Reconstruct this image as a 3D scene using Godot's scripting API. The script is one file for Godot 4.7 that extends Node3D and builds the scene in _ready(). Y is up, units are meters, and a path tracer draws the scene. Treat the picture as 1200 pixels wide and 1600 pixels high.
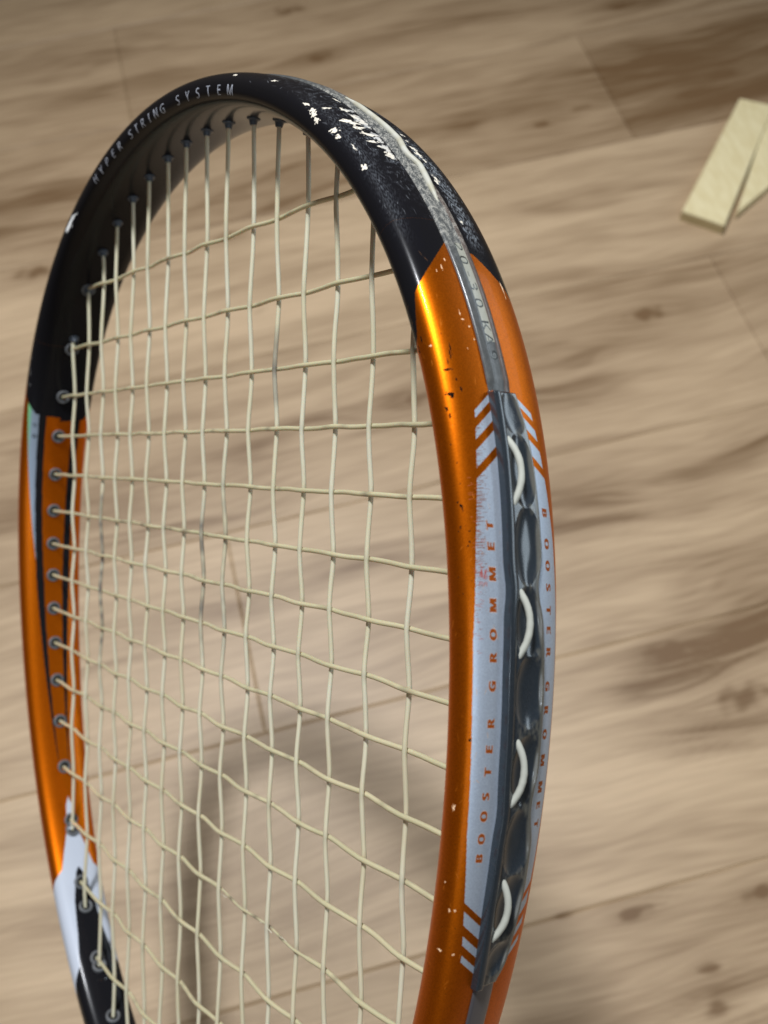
extends Node3D
# A worn orange and black racket standing over a wooden floor. Racket axes: x across the head, y towards its tip, z out of its front face. Metres.

const CORE := [0.118267, -0.111377, 0.147065, 0.142341, 1.974884]   # half width, centre, upper and lower half length, exponent of the inner outline
const HR := 0.00440          # half the beam's width in the plane of the strings
const HW := 0.01015          # half its depth
const SQ := 2.8          # how square the beam's section is
const SWELL := [0.001152, 0.007581, -0.035803, -0.010031, -0.004562, 0.001408]
const NS := 960
const TIP := 0.2097           # place of the tip along the outline
const MAINS := [0.095, 0.08119, 0.06791, 0.05554, 0.04332, 0.03099, 0.01822, 0.00606, -0.00606, -0.01822, -0.03099, -0.04332, -0.05554, -0.06791, -0.08119, -0.095]
const CROSSES := [0.0, -0.01866, -0.0349, -0.04896, -0.06286, -0.07625, -0.08849, -0.10024, -0.11248, -0.12519, -0.13865, -0.15322, -0.16883, -0.1862, -0.2051, -0.2255, -0.2425]
const STRING_R := 0.00055

var rim := PackedVector2Array()    # inner outline, evenly spaced
var out_n := PackedVector2Array()
var around := 0.0                  # its length
var tables := {}
var racket: Node3D
var rng := RandomNumberGenerator.new()
var noise_a := FastNoiseLite.new()
var noise_b := FastNoiseLite.new()
var noise_c := FastNoiseLite.new()


func _ready() -> void:
	rng.seed = 7
	# --- camera
	var cam := Camera3D.new()
	cam.name = "camera"
	add_child(cam)
	cam.transform = Transform3D(Basis(Vector3(0.968453, -0.033402, 0.246949), Vector3(0.232327, 0.479439, -0.846264), Vector3(-0.090130, 0.876939, 0.472074)), Vector3(0, 0.535504, 0))
	cam.fov = 56.365
	cam.near = 0.01
	cam.far = 50.0
	var lens := CameraAttributesPhysical.new()
	lens.frustum_focal_length = 22.397
	lens.frustum_near = 0.01
	lens.frustum_far = 50.0
	lens.exposure_aperture = 13.0
	lens.frustum_focus_distance = 0.192
	cam.attributes = lens
	cam.current = true
	# --- the room's dim light and its lamps
	var we := WorldEnvironment.new()
	we.name = "surroundings"
	var env := Environment.new()
	env.background_mode = Environment.BG_COLOR
	env.background_color = Color(0.30, 0.235, 0.16).linear_to_srgb()
	env.background_energy_multiplier = 0.26
	env.tonemap_mode = Environment.TONE_MAPPER_LINEAR
	env.tonemap_exposure = 1.0
	env.sdfgi_enabled = true
	env.ssao_enabled = true
	env.ssil_enabled = true
	we.environment = env
	add_child(we)
	var spot := SpotLight3D.new()
	spot.name = "ceiling_lamp"
	add_child(spot)
	spot.position = Vector3(-0.105, 2.2, -0.76)
	spot.look_at(Vector3(-0.02, 0.0, -0.12), Vector3(0, 0, -1))
	spot.spot_angle = 26.0
	spot.spot_angle_attenuation = 1.0
	spot.spot_range = 8.0
	spot.spot_attenuation = 2.0
	spot.light_size = 0.135
	spot.light_energy = 5.9
	spot.light_color = Color(0.97, 0.98, 1.0)
	spot.shadow_enabled = true
	lamp("side_window_light", Vector3(1.75, 0.62, -0.25), Vector3(0.05, 0.35, -0.2), Vector2(1.9, 0.30), 0.75, Color(0.88, 0.95, 1.0))
	lamp("rear_window_light", Vector3(-0.35, 1.75, 1.55), Vector3(0.0, 0.3, -0.2), Vector2(1.3, 1.0), 0.55, Color(0.90, 0.95, 1.0))
	lamp("rear_lamp", Vector3(0.30, 1.55, 1.25), Vector3(0.05, 0.3, -0.2), Vector2(0.22, 0.22), 0.28, Color(0.88, 0.94, 1.0))
	# --- shapes shared by everything
	noise_a.seed = 3; noise_a.noise_type = FastNoiseLite.TYPE_SIMPLEX_SMOOTH; noise_a.frequency = 1.0; noise_a.fractal_octaves = 3
	noise_b.seed = 11; noise_b.noise_type = FastNoiseLite.TYPE_SIMPLEX; noise_b.frequency = 1.0; noise_b.fractal_type = FastNoiseLite.FRACTAL_NONE
	noise_c.seed = 23; noise_c.noise_type = FastNoiseLite.TYPE_VALUE; noise_c.frequency = 1.0; noise_c.fractal_type = FastNoiseLite.FRACTAL_NONE
	trace_outline()
	# --- what stands there
	build_floor()
	build_strips()
	build_racket()


func lamp(called: String, at: Vector3, to: Vector3, size: Vector2, energy: float, tint: Color) -> void:
	var l := AreaLight3D.new()
	l.name = called
	add_child(l)
	l.position = at
	var z := (at - to).normalized()
	var x := Vector3(1, 0, 0.02).cross(z).normalized() if absf(z.x) < 0.7 else Vector3.UP.cross(z).normalized()
	l.basis = Basis(x, z.cross(x), z)
	l.area_size = size
	l.light_energy = energy
	l.light_color = tint
	l.area_normalize_energy = true
	l.area_range = 8.0
	l.shadow_enabled = true


# ---------------------------------------------------------------- helpers
func put(called: String, mesh: Mesh, mat: Material, parent: Node) -> MeshInstance3D:
	var o := MeshInstance3D.new()
	o.name = called
	o.mesh = mesh
	if mat:
		o.material_override = mat
	parent.add_child(o, true)
	return o


func mat(c: Color, rough: float, metal := 0.0, coat := 0.0) -> StandardMaterial3D:
	var m := StandardMaterial3D.new()
	m.albedo_color = c.linear_to_srgb()
	m.roughness = rough
	m.metallic = metal
	if coat > 0.0:
		m.clearcoat_enabled = true
		m.clearcoat = coat
		m.clearcoat_roughness = 0.06
	return m


func grid_mesh(pts: PackedVector3Array, nu: int, nv: int, wrap_v: bool, uvs := PackedVector2Array(), cols := PackedColorArray(), flip := false) -> ArrayMesh:
	# nu rows of nv points; smooth normals
	var nor := PackedVector3Array()
	nor.resize(pts.size())
	for i in nu:
		for j in nv:
			var iu := mini(i + 1, nu - 1)
			var il := maxi(i - 1, 0)
			var ju := (j + 1) % nv if wrap_v else mini(j + 1, nv - 1)
			var jl := (j + nv - 1) % nv if wrap_v else maxi(j - 1, 0)
			var n := (pts[iu * nv + j] - pts[il * nv + j]).cross(pts[i * nv + ju] - pts[i * nv + jl]).normalized()
			nor[i * nv + j] = -n if flip else n
	var idx := PackedInt32Array()
	var cols_n := nv if wrap_v else nv - 1
	for i in nu - 1:
		for j in cols_n:
			var a := i * nv + j
			var b := i * nv + (j + 1) % nv
			var c := a + nv
			var d := b + nv
			if flip:
				idx.append_array(PackedInt32Array([a, c, b, b, c, d]))
			else:
				idx.append_array(PackedInt32Array([a, b, c, b, d, c]))
	var arr := []
	arr.resize(Mesh.ARRAY_MAX)
	arr[Mesh.ARRAY_VERTEX] = pts
	arr[Mesh.ARRAY_NORMAL] = nor
	arr[Mesh.ARRAY_INDEX] = idx
	if uvs.size():
		arr[Mesh.ARRAY_TEX_UV] = uvs
	if cols.size():
		arr[Mesh.ARRAY_COLOR] = cols
	var am := ArrayMesh.new()
	am.add_surface_from_arrays(Mesh.PRIMITIVE_TRIANGLES, arr)
	return am


func tube(path: PackedVector3Array, radii: PackedFloat32Array, sides := 10, cols := PackedColorArray(), up := Vector3(0, 0, 1)) -> ArrayMesh:
	# a swept tube with rounded ends
	var pts := PackedVector3Array()
	var vc := PackedColorArray()
	var n := path.size()
	for i in n:
		var t := (path[mini(i + 1, n - 1)] - path[maxi(i - 1, 0)]).normalized()
		var x := up.cross(t).normalized() if absf(up.dot(t)) < 0.97 else Vector3(1, 0, 0.1).cross(t).normalized()
		var y := t.cross(x)
		for j in sides:
			var a := TAU * j / sides
			pts.append(path[i] + (x * cos(a) + y * sin(a)) * radii[i])
			if cols.size():
				vc.append(cols[i])
	return grid_mesh(pts, n, sides, true, PackedVector2Array(), vc)


func slab(corners: Array, h: float, bevel: float) -> ArrayMesh:
	# a flat board: four corners (x, z), seen from above anticlockwise or clockwise, with small bevelled top edges
	var cx := Vector2.ZERO
	for c in corners:
		cx += c / 4.0
	var area := 0.0
	for i in 4:
		area += (corners[i] as Vector2).cross(corners[(i + 1) % 4])
	var cs := corners.duplicate()
	if area < 0.0:
		cs.reverse()
	var inner := []
	for i in 4:
		var p: Vector2 = cs[i]
		var d1: Vector2 = ((cs[(i + 1) % 4] as Vector2) - p).normalized()
		var d2: Vector2 = ((cs[(i + 3) % 4] as Vector2) - p).normalized()
		inner.append(p + (d1 + d2) * bevel)
	var st := SurfaceTool.new()
	st.begin(Mesh.PRIMITIVE_TRIANGLES)
	st.set_smooth_group(-1)
	var q := func(a: Vector3, b: Vector3, c: Vector3, d: Vector3):
		for v in [a, b, c, a, c, d]:
			st.add_vertex(v)
	var v3 := func(p: Vector2, y: float) -> Vector3: return Vector3(p.x, y, p.y)
	for i in 4:
		var k := (i + 1) % 4
		q.call(v3.call(cs[i], 0.0), v3.call(cs[k], 0.0), v3.call(cs[k], h - bevel), v3.call(cs[i], h - bevel))
		q.call(v3.call(cs[i], h - bevel), v3.call(cs[k], h - bevel), v3.call(inner[k], h), v3.call(inner[i], h))
	q.call(v3.call(inner[0], h), v3.call(inner[1], h), v3.call(inner[2], h), v3.call(inner[3], h))
	q.call(v3.call(cs[3], 0.0), v3.call(cs[2], 0.0), v3.call(cs[1], 0.0), v3.call(cs[0], 0.0))
	st.generate_normals()
	return st.commit()


# ---------------------------------------------------------------- the beam's surface
func spow(x: float, e: float) -> float:
	return signf(x) * pow(absf(x), e)


func trace_outline() -> void:
	var raw := PackedVector2Array()
	var n := 4000
	for i in n + 1:
		var th := TAU * i / n
		var c := cos(th)
		var s := sin(th)
		var u: float = CORE[0] * spow(c, 2.0 / CORE[4])
		var v: float = (CORE[2] if s > 0 else CORE[3]) * spow(s, 2.0 / CORE[4])
		var ph := atan2(u, v)
		var k := 1.0
		for j in 6:
			k += SWELL[j] * cos((j + 1) * ph)
		raw.append(Vector2(u * k, CORE[1] + v * k))
	var len_at := PackedFloat64Array([0.0])
	for i in n:
		len_at.append(len_at[i] + raw[i].distance_to(raw[i + 1]))
	around = len_at[n]
	var j := 0
	for i in NS:
		var want := around * i / NS
		while j < n - 1 and len_at[j + 1] < want:
			j += 1
		var f := (want - len_at[j]) / maxf(len_at[j + 1] - len_at[j], 1e-12)
		rim.append(raw[j].lerp(raw[j + 1], f))
	for i in NS:
		var t := (rim[(i + 4) % NS] - rim[(i + NS - 4) % NS]).normalized()
		out_n.append(Vector2(t.y, -t.x))


func rim_at(s: float) -> Array:
	var x := fposmod(s / around, 1.0) * NS
	var i := int(x) % NS
	var f := x - floorf(x)
	var k := (i + 1) % NS
	return [rim[i].lerp(rim[k], f), out_n[i].lerp(out_n[k], f).normalized()]


func depth_at(p: Vector2) -> float:
	var ph := atan2(p.x, p.y - CORE[1])
	return HW * (1.0 + 0.240124 * cos(ph) - 0.047743 * cos(2.0 * ph))


func table_of(hw: float) -> Array:
	# [half perimeter, outward x by even steps, z by even steps] of half a section, from the outer middle to the inner middle
	var key := int(roundf(hw * 2e5))
	if tables.has(key):
		return tables[key]
	var w := key / 2e5
	var xs := PackedFloat64Array()
	var ws := PackedFloat64Array()
	var ls := PackedFloat64Array()
	var n := 400
	for i in n + 1:
		var a := PI * i / n
		xs.append(HR * spow(cos(a), 2.0 / SQ) + HR)
		ws.append(w * spow(maxf(sin(a), 0.0), 2.0 / SQ))
		ls.append(0.0 if i == 0 else ls[i - 1] + Vector2(xs[i] - xs[i - 1], ws[i] - ws[i - 1]).length())
	var ex := PackedFloat64Array()
	var ew := PackedFloat64Array()
	var j := 0
	for i in 201:
		var want := ls[n] * i / 200.0
		while j < n - 1 and ls[j + 1] < want:
			j += 1
		var f := clampf((want - ls[j]) / maxf(ls[j + 1] - ls[j], 1e-12), 0.0, 1.0)
		ex.append(lerpf(xs[j], xs[j + 1], f))
		ew.append(lerpf(ws[j], ws[j + 1], f))
	tables[key] = [ls[n], ex, ew]
	return tables[key]


func section(hw: float, q: float) -> Vector4:
	# (x outward, z, normal x, normal z) at the distance q round the section from its outer middle
	var t := table_of(hw)
	var y := clampf(absf(q) / t[0], 0.0, 1.0) * 200.0
	var i := mini(int(y), 199)
	var f := y - i
	var x := lerpf(t[1][i], t[1][i + 1], f)
	var w := lerpf(t[2][i], t[2][i + 1], f)
	var a := maxi(i - 2, 0)
	var b := mini(i + 3, 200)
	var tx: float = t[1][b] - t[1][a]
	var tw: float = t[2][b] - t[2][a]
	if a == 0 and i < 2:
		tx = 0.0
		tw = 1.0
	var n := Vector2(tw, -tx).normalized()
	var sg := -1.0 if q < 0.0 else 1.0
	return Vector4(x, w * sg, n.x, n.y * sg)


func on_beam(s: float, q: float, h := 0.0) -> Vector3:
	var r := rim_at(s)
	var c := section(depth_at(r[0]), q)
	var p: Vector2 = r[0] + r[1] * (c.x + c.z * h)
	return Vector3(p.x, p.y, c.y + c.w * h)


func side_s(s: float) -> float:
	# the same place counted on the right-hand half: positive towards the tip
	s = fposmod(s, around)
	return s if s < TIP else 2.0 * TIP - s if s < TIP + around / 2.0 else s - around


func along(pts: Array, x: float) -> float:
	if x <= pts[0][0]:
		return pts[0][1]
	for i in range(1, pts.size()):
		if x <= pts[i][0]:
			return lerpf(pts[i - 1][1], pts[i][1], (x - pts[i - 1][0]) / (pts[i][0] - pts[i - 1][0]))
	return pts[-1][1]


# ---------------------------------------------------------------- the paint
class Paint:
	var w: int
	var h: int
	var s0: float
	var s1: float
	var per: PackedFloat64Array
	var data: PackedByteArray
	var metal: PackedByteArray

	func dab(x: int, y: int, c: Color, a: float, rough: float) -> void:
		if x < 0 or y < 0 or x >= w or y >= h:
			return
		var i := (y * w + x) * 4
		data[i] = int(lerpf(data[i], c.r8, a))
		data[i + 1] = int(lerpf(data[i + 1], c.g8, a))
		data[i + 2] = int(lerpf(data[i + 2], c.b8, a))
		data[i + 3] = int(lerpf(data[i + 3], rough * 255.0, a))
		metal[y * w + x] = int(lerpf(metal[y * w + x], 0.0, a))

	func px(s: float) -> float:
		return (s - s0) / (s1 - s0) * w

	func py(s: float, q: float) -> float:
		return (q / per[clampi(int(px(s)), 0, w - 1)] + 0.5) * h


func new_paint(s0: float, s1: float, w: int, h: int) -> Paint:
	var p := Paint.new()
	p.w = w; p.h = h; p.s0 = s0; p.s1 = s1
	p.data.resize(w * h * 4)
	p.metal.resize(w * h)
	for x in w:
		p.per.append(2.0 * table_of(depth_at(rim_at(lerpf(s0, s1, (x + 0.5) / w))[0]))[0])
	return p


const ORANGE := Color(0.62, 0.135, 0.003)
const BLACK := Color(0.008, 0.008, 0.010)
const SILVER := Color(0.48, 0.55, 0.65)
const WHITE := Color(0.45, 0.49, 0.56)
const BOUND := [[0.0, 93.5], [3.0, 93.0], [9.0, 87.0], [12.3, 83.5], [14.5, 76.5], [19.0, 71.0], [30.0, 70.0]]
const PANEL_EDGE := [[-28.0, 6.9], [-22.0, 7.6], [-17.0, 8.1], [-6.0, 9.1], [16.0, 9.9], [26.0, 10.0], [41.0, 9.2], [50.0, 8.2], [56.0, 7.5], [62.0, 6.7]]
const TO_WHITE := [[8.6, -100.6], [16.1, -93.6], [20.1, -81.1], [21.6, -72.0], [23.5, -67.0]]
const TO_BLACK := [[8.6, -134.0], [14.6, -126.0], [16.5, -116.0], [18.0, -105.0], [19.5, -99.0], [20.6, -95.5], [21.5, -94.0], [23.5, -92.6]]


func lay_paint(p: Paint) -> void:
	# base coats, flake and scratches; everything in millimetres
	var or_s := ORANGE.linear_to_srgb()
	var bl_s := BLACK.linear_to_srgb()
	var si_s := SILVER.linear_to_srgb()
	var wh_s := WHITE.linear_to_srgb()
	var bound := PackedFloat32Array()
	var t_white := PackedFloat32Array()
	var t_black := PackedFloat32Array()
	for i in 320:
		bound.append(along(BOUND, i * 0.1))
		t_white.append(along(TO_WHITE, i * 0.1))
		t_black.append(along(TO_BLACK, i * 0.1))
	for x in p.w:
		var s := lerpf(p.s0, p.s1, (x + 0.5) / p.w)
		var sm := side_s(s) * 1000.0
		var left := fposmod(s, around) > TIP and fposmod(s, around) < TIP + around / 2.0
		var per := p.per[x] * 1000.0
		var edge := along(PANEL_EDGE, sm)
		for y in p.h:
			var q := ((y + 0.5) / p.h - 0.5) * per
			var aq := absf(q)
			var ai := mini(int(aq * 10.0), 319)
			var c := or_s
			var rough := 0.40
			var met := 0.92
			var b := bound[ai] - (1.4 if q < 0.0 else 0.0)
			var flake := noise_c.get_noise_2d(s * 1000.0 * 7.0, q * 7.0)
			if sm > b:
				c = bl_s
				rough = 0.24
				met = 0.0
				var g := noise_a.get_noise_2d(s * 1000.0 * 0.5, q * 0.35 + 40.0)
				var wear := smoothstep(95.0, 120.0, sm) * smoothstep(185.0, 135.0, sm) * smoothstep(13.0, 5.0, aq)
				if not left:
					var st2 := noise_b.get_noise_2d(s * 1000.0 * 0.9 + q * 1.6, q * 2.6)
					var k := maxf(0.0, g * 0.9 + st2 * 0.35 - 0.10 - 0.25 * flake) * wear
					k += 0.30 * exp(-pow((q - 10.6 - 0.5 * g) / 1.3, 2.0)) * smoothstep(90.0, 100.0, sm) * smoothstep(150.0, 118.0, sm) * (0.55 + 0.9 * st2)
					k += 0.75 * smoothstep(-3.2, -4.0, q) * smoothstep(-8.2, -6.0, q) * smoothstep(91.0, 97.0, sm) * smoothstep(128.0, 112.0, sm) * maxf(0.0, 0.35 + st2 + g)
					c = c.lerp(Color(0.56, 0.59, 0.61), clampf(k, 0.0, 0.8))
					rough += 0.35 * wear
			elif sm < t_black[ai]:
				c = bl_s
				rough = 0.25
				met = 0.0
			elif sm < t_white[ai]:
				c = wh_s
				rough = 0.4
				met = 0.0
			else:
				var f1 := sm + 0.76 * aq
				var f2 := sm - 0.9 * aq
				var on := false
				if aq > 2.5 and aq < edge and sm > -40.0 and sm < 70.0:
					on = f1 < 57.4 and f2 > -25.1 or f1 > 58.9 and f1 < 61.5 or f1 > 63.0 and f1 < 64.7 or f1 > 66.1 and f1 < 67.3
					on = on or f2 < -26.5 and f2 > -28.9 or f2 < -30.7 and f2 > -32.3 or f2 < -34.0 and f2 > -35.3
				if on:
					c = si_s.lerp(Color(0.9, 0.95, 1.0), 0.22 * flake + 0.05)
					rough = 0.46
					met = 0.6
					# the silver is rubbed through along its inner edge
					var rub := smoothstep(edge - 2.6, edge - 0.1, aq) * smoothstep(27.0, 44.0, sm) * smoothstep(66.0, 50.0, sm)
					if q > 0.0 and rub > 0.0:
						var sc := noise_b.get_noise_2d(s * 1000.0 * 3.4, q * 0.35 + 9.0) + 0.15 * noise_b.get_noise_2d(s * 2600.0, q * 2.4)
						if sc > 0.95 - 0.78 * rub:
							c = c.lerp(Color(0.56, 0.34, 0.28), 0.6)
				else:
					c = or_s.lerp(Color(1.0, 0.62, 0.16), maxf(0.0, flake) * 0.16)
					c = c.darkened(maxf(0.0, -flake) * 0.10)
					# a black wedge runs on along the inner shoulder
					var half := 1.3 * clampf((sm + 62.0) / 70.0, 0.0, 1.0)
					if absf(aq - 21.5) < half:
						c = bl_s
						met = 0.0
					var st := fposmod(s, around) * 1000.0
					if left and q > 0.0 and st > 343.5 and st < 402.0 and q > 15.9 + (st - 343.0) * 0.072 and q < 20.3 and st > 343.0 + (q - 16.0) * 1.3:
						c = Color(0.55, 0.60, 0.66).lerp(Color(0.50, 0.84, 0.56), smoothstep(18.2, 16.4, q) * smoothstep(385.0, 350.0, st))
						met = 0.35
						rough = 0.4
			var i4 := (y * p.w + x) * 4
			p.data[i4] = c.r8
			p.data[i4 + 1] = c.g8
			p.data[i4 + 2] = c.b8
			p.data[i4 + 3] = int(clampf(rough, 0.0, 1.0) * 255.0)
			p.metal[y * p.w + x] = int(met * 255.0)


func blob(p: Paint, s: float, q: float, ls: float, lq: float, c: Color, rough: float, lean := 0.0, a := 1.0) -> void:
	# an uneven chip; millimetres
	var x0 := int(p.px((s - ls * 1.7) / 1000.0))
	var x1 := int(p.px((s + ls * 1.7) / 1000.0)) + 1
	var y0 := int(p.py(s / 1000.0, (q - lq * 1.7) / 1000.0))
	var y1 := int(p.py(s / 1000.0, (q + lq * 1.7) / 1000.0)) + 1
	for x in range(maxi(x0, 0), mini(x1, p.w)):
		var ss := lerpf(p.s0, p.s1, (x + 0.5) / p.w) * 1000.0
		for y in range(maxi(y0, 0), mini(y1, p.h)):
			var qq := ((y + 0.5) / p.h - 0.5) * p.per[x] * 1000.0
			var ds := ss - s
			var dq := qq - q - ds * lean
			var r := sqrt(ds * ds / ls / ls + dq * dq / lq / lq)
			var e := 1.0 + 0.55 * noise_b.get_noise_2d(ss * 0.9 / ls * 0.8 + s, qq * 0.9 / lq * 0.8 + q)
			if r < e:
				p.dab(x, y, c, a, rough)


func scratch(p: Paint, s: float, q: float, ds: float, dq: float, wide: float, c: Color, a: float, rough: float) -> void:
	var n := int(maxf(absf(p.px((s + ds) / 1000.0) - p.px(s / 1000.0)), absf(dq) / p.per[0] * p.h / 1000.0) * 1.5) + 2
	for i in n:
		var t := float(i) / (n - 1)
		var x := p.px((s + ds * t) / 1000.0)
		var y := p.py((s + ds * t) / 1000.0, (q + dq * t) / 1000.0)
		for k in maxi(1, int(roundf(wide))):
			p.dab(int(x), int(y + k), c, a * (0.4 + 0.6 * sin(PI * t)), rough)


func letter(p: Paint, ch: String, s: float, q: float, dir: float, up: float, size: float, c: Color, rough: float, slant := 0.0, bold := 700, wide := 1.0, a := 1.0) -> void:
	# one printed letter, read along dir * s with its top towards up * q; millimetres, size is the height of a capital
	var f := SystemFont.new()
	f.font_names = PackedStringArray(["Droid Sans"])
	f.font_weight = bold
	var t := TextMesh.new()
	t.text = ch
	t.font = f
	t.font_size = 64
	t.pixel_size = 1.0 / 64.0
	t.depth = 0.0
	var v: PackedVector3Array = t.get_mesh_arrays()[Mesh.ARRAY_VERTEX]
	var ix = t.get_mesh_arrays()[Mesh.ARRAY_INDEX]
	var k := size / 0.72
	var pl := PackedVector2Array()
	for u in v:
		var yy := (u.y - 0.016) * k
		var xx := u.x * k * wide + yy * slant
		var ss := (s + dir * xx) / 1000.0
		pl.append(Vector2(p.px(ss), p.py(ss, (q + up * yy) / 1000.0)))
	var order := PackedInt32Array(ix) if ix != null and ix.size() else PackedInt32Array(range(v.size()))
	for i in range(0, order.size() - 2, 3):
		var A := pl[order[i]]
		var B := pl[order[i + 1]]
		var C := pl[order[i + 2]]
		var den := (B - A).cross(C - A)
		if absf(den) < 1e-6:
			continue
		for y in range(int(minf(A.y, minf(B.y, C.y))), int(maxf(A.y, maxf(B.y, C.y))) + 2):
			for x in range(int(minf(A.x, minf(B.x, C.x))), int(maxf(A.x, maxf(B.x, C.x))) + 2):
				var P := Vector2(x + 0.5, y + 0.5)
				var w0 := (B - P).cross(C - P) / den
				var w1 := (C - P).cross(A - P) / den
				if w0 >= -0.02 and w1 >= -0.02 and w0 + w1 <= 1.02:
					p.dab(x, y, c, a, rough)


func finish_paint(p: Paint, metal: float) -> StandardMaterial3D:
	var m := StandardMaterial3D.new()
	m.albedo_texture = ImageTexture.create_from_image(Image.create_from_data(p.w, p.h, false, Image.FORMAT_RGBA8, p.data))
	m.roughness_texture = m.albedo_texture
	m.roughness_texture_channel = BaseMaterial3D.TEXTURE_CHANNEL_ALPHA
	m.roughness = 1.0
	m.metallic = metal
	if metal > 0.0:
		m.metallic_texture = ImageTexture.create_from_image(Image.create_from_data(p.w, p.h, false, Image.FORMAT_L8, p.metal))
	m.metallic_specular = 0.22
	m.clearcoat_enabled = true
	m.clearcoat = 0.06
	m.clearcoat_roughness = 0.08
	return m


func beam_mesh(s0: float, s1: float, ns: int, nq: int) -> ArrayMesh:
	var pts := PackedVector3Array()
	var nor := PackedVector3Array()
	var uvs := PackedVector2Array()
	for i in ns + 1:
		var s := lerpf(s0, s1, float(i) / ns)
		var r := rim_at(s)
		var hw := depth_at(r[0])
		var per: float = 2.0 * table_of(hw)[0]
		for j in nq + 1:
			var c := section(hw, (float(j) / nq - 0.5) * per)
			var b: Vector2 = r[0] + r[1] * c.x
			pts.append(Vector3(b.x, b.y, c.y))
			nor.append(Vector3(r[1].x * c.z, r[1].y * c.z, c.w))
			uvs.append(Vector2(float(i) / ns, float(j) / nq))
	var m := grid_mesh(pts, ns + 1, nq + 1, false, uvs)
	var arr := m.surface_get_arrays(0)
	arr[Mesh.ARRAY_NORMAL] = nor
	var am := ArrayMesh.new()
	am.add_surface_from_arrays(Mesh.PRIMITIVE_TRIANGLES, arr)
	return am


func paint_right() -> Paint:
	var p := new_paint(-0.060, 0.098, 2048, 640)
	lay_paint(p)
	var red := Color(0.27, 0.06, 0.006).linear_to_srgb()
	var front := [["B", -10.2], ["O", -6.8], ["O", -2.9], ["S", 0.5], ["T", 4.6], ["E", 8.3], ["R", 12.5], ["G", 18.6], ["R", 23.1], ["O", 26.8], ["M", 31.4], ["M", 36.3], ["E", 40.6], ["T", 43.9]]
	for l in front:
		letter(p, l[0], l[1], 6.35, 1.0, 1.0, 1.46, Color(0.88, 0.72, 0.66), 0.4, 0.12, 700, 1.58, 0.5)
		for o in [-0.08, 0.0, 0.08]:
			letter(p, l[0], l[1] + o, 6.35, 1.0, 1.0, 1.3, red, 0.4, 0.12, 700, 1.45)
	var back := [["B", 45.7], ["O", 40.6], ["O", 37.0], ["S", 33.4], ["T", 29.7], ["E", 26.4], ["R", 22.8], ["G", 17.0], ["R", 13.0], ["O", 8.8], ["M", 4.3], ["M", -0.4], ["E", -3.6], ["T", -7.0]]
	for l in back:
		for o in [-0.08, 0.0, 0.08]:
			letter(p, l[0], l[1] + o, -6.9, -1.0, -1.0, 1.3, red, 0.4, 0.12, 700, 1.4)
	# rubbed patch by the first M
	for i in 26:
		scratch(p, 35.0 + rng.randf() * 2.4, 7.2 + rng.randf() * 1.4, rng.randf_range(-0.9, 0.9), rng.randf_range(-0.3, 0.5), 2, Color(0.62, 0.25, 0.22), 0.6, 0.5)
	var nick := Color(0.07, 0.022, 0.008)
	for d in [[72.6, 8.7, 1.0, 0.12], [71.4, 9.0, 0.7, 0.12], [70.3, 9.7, 0.5, 0.10], [69.1, 10.0, 0.16, 0.75], [67.4, 8.8, 0.2, 0.16], [65.7, 8.3, 0.35, 0.2], [65.1, 10.5, 0.3, 0.6], [64.7, 10.1, 0.35, 0.25], [62.8, 11.4, 0.3, 0.25], [61.6, 11.0, 0.35, 0.12], [47.2, 11.0, 0.3, 0.3], [46.7, 10.8, 0.35, 0.14], [47.8, 11.5, 0.16, 0.14], [43.8, 11.3, 0.25, 0.12], [43.2, 9.9, 0.16, 0.14], [43.2, 11.7, 0.12, 0.12], [41.5, 10.0, 0.14, 0.16], [40.9, 10.3, 0.16, 0.14], [75.5, 13.5, 0.5, 0.2], [74.3, 14.8, 0.6, 0.2], [10.0, 9.7, 0.25, 0.2], [36.0, 12.2, 0.12, 0.1], [33.4, 11.4, 0.1, 0.1], [57.0, 11.6, 0.16, 0.1], [54.0, 10.9, 0.12, 0.1]]:
		blob(p, d[0], d[1] + 0.2, d[2], d[3], nick, 0.9)
	var chip := Color(0.93, 0.80, 0.66)
	for d in [[89.3, 4.6, 0.4, 0.13], [87.6, 5.9, 0.5, 0.14], [86.9, 7.2, 0.25, 0.1], [78.9, 5.2, 0.45, 0.1], [77.8, 4.9, 0.12, 0.3], [76.6, 3.9, 0.14, 0.2], [74.3, 3.5, 0.2, 0.13], [72.6, 5.5, 0.14, 0.1], [73.7, 12.2, 0.14, 0.24], [-1.7, 11.9, 0.5, 0.28], [-27.6, 8.5, 0.2, 0.25], [-19.6, 10.4, 0.35, 0.18], [-19.4, 9.5, 0.2, 0.2], [-27.4, 11.0, 0.2, 0.4], [0.0, 15.0, 0.2, 0.12], [85.6, -8.3, 1.6, 0.16], [-15.0, 12.0, 0.2, 0.12]]:
		blob(p, d[0], d[1], d[2], d[3], chip, 0.6)
	for i in 90:
		var s := rng.randf_range(-55.0, 90.0)
		var q := rng.randf_range(3.0, 17.0)
		scratch(p, s, q, rng.randf_range(-1.4, 1.4), rng.randf_range(-0.7, 0.7), 1, Color(0.95, 0.62, 0.34), rng.randf_range(0.12, 0.5), 0.5)
	for i in 70:
		blob(p, rng.randf_range(-55.0, 90.0), rng.randf_range(8.0, 17.0), rng.randf_range(0.05, 0.11), rng.randf_range(0.05, 0.10), nick, 0.5, 0.0, 0.7)
	for i in 60:
		scratch(p, rng.randf_range(24.0, 52.0), rng.randf_range(8.0, 10.2), rng.randf_range(-0.15, 0.15), rng.randf_range(-1.0, -0.3), 1, Color(0.62, 0.36, 0.36), 0.6, 0.5)
	return p


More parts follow.
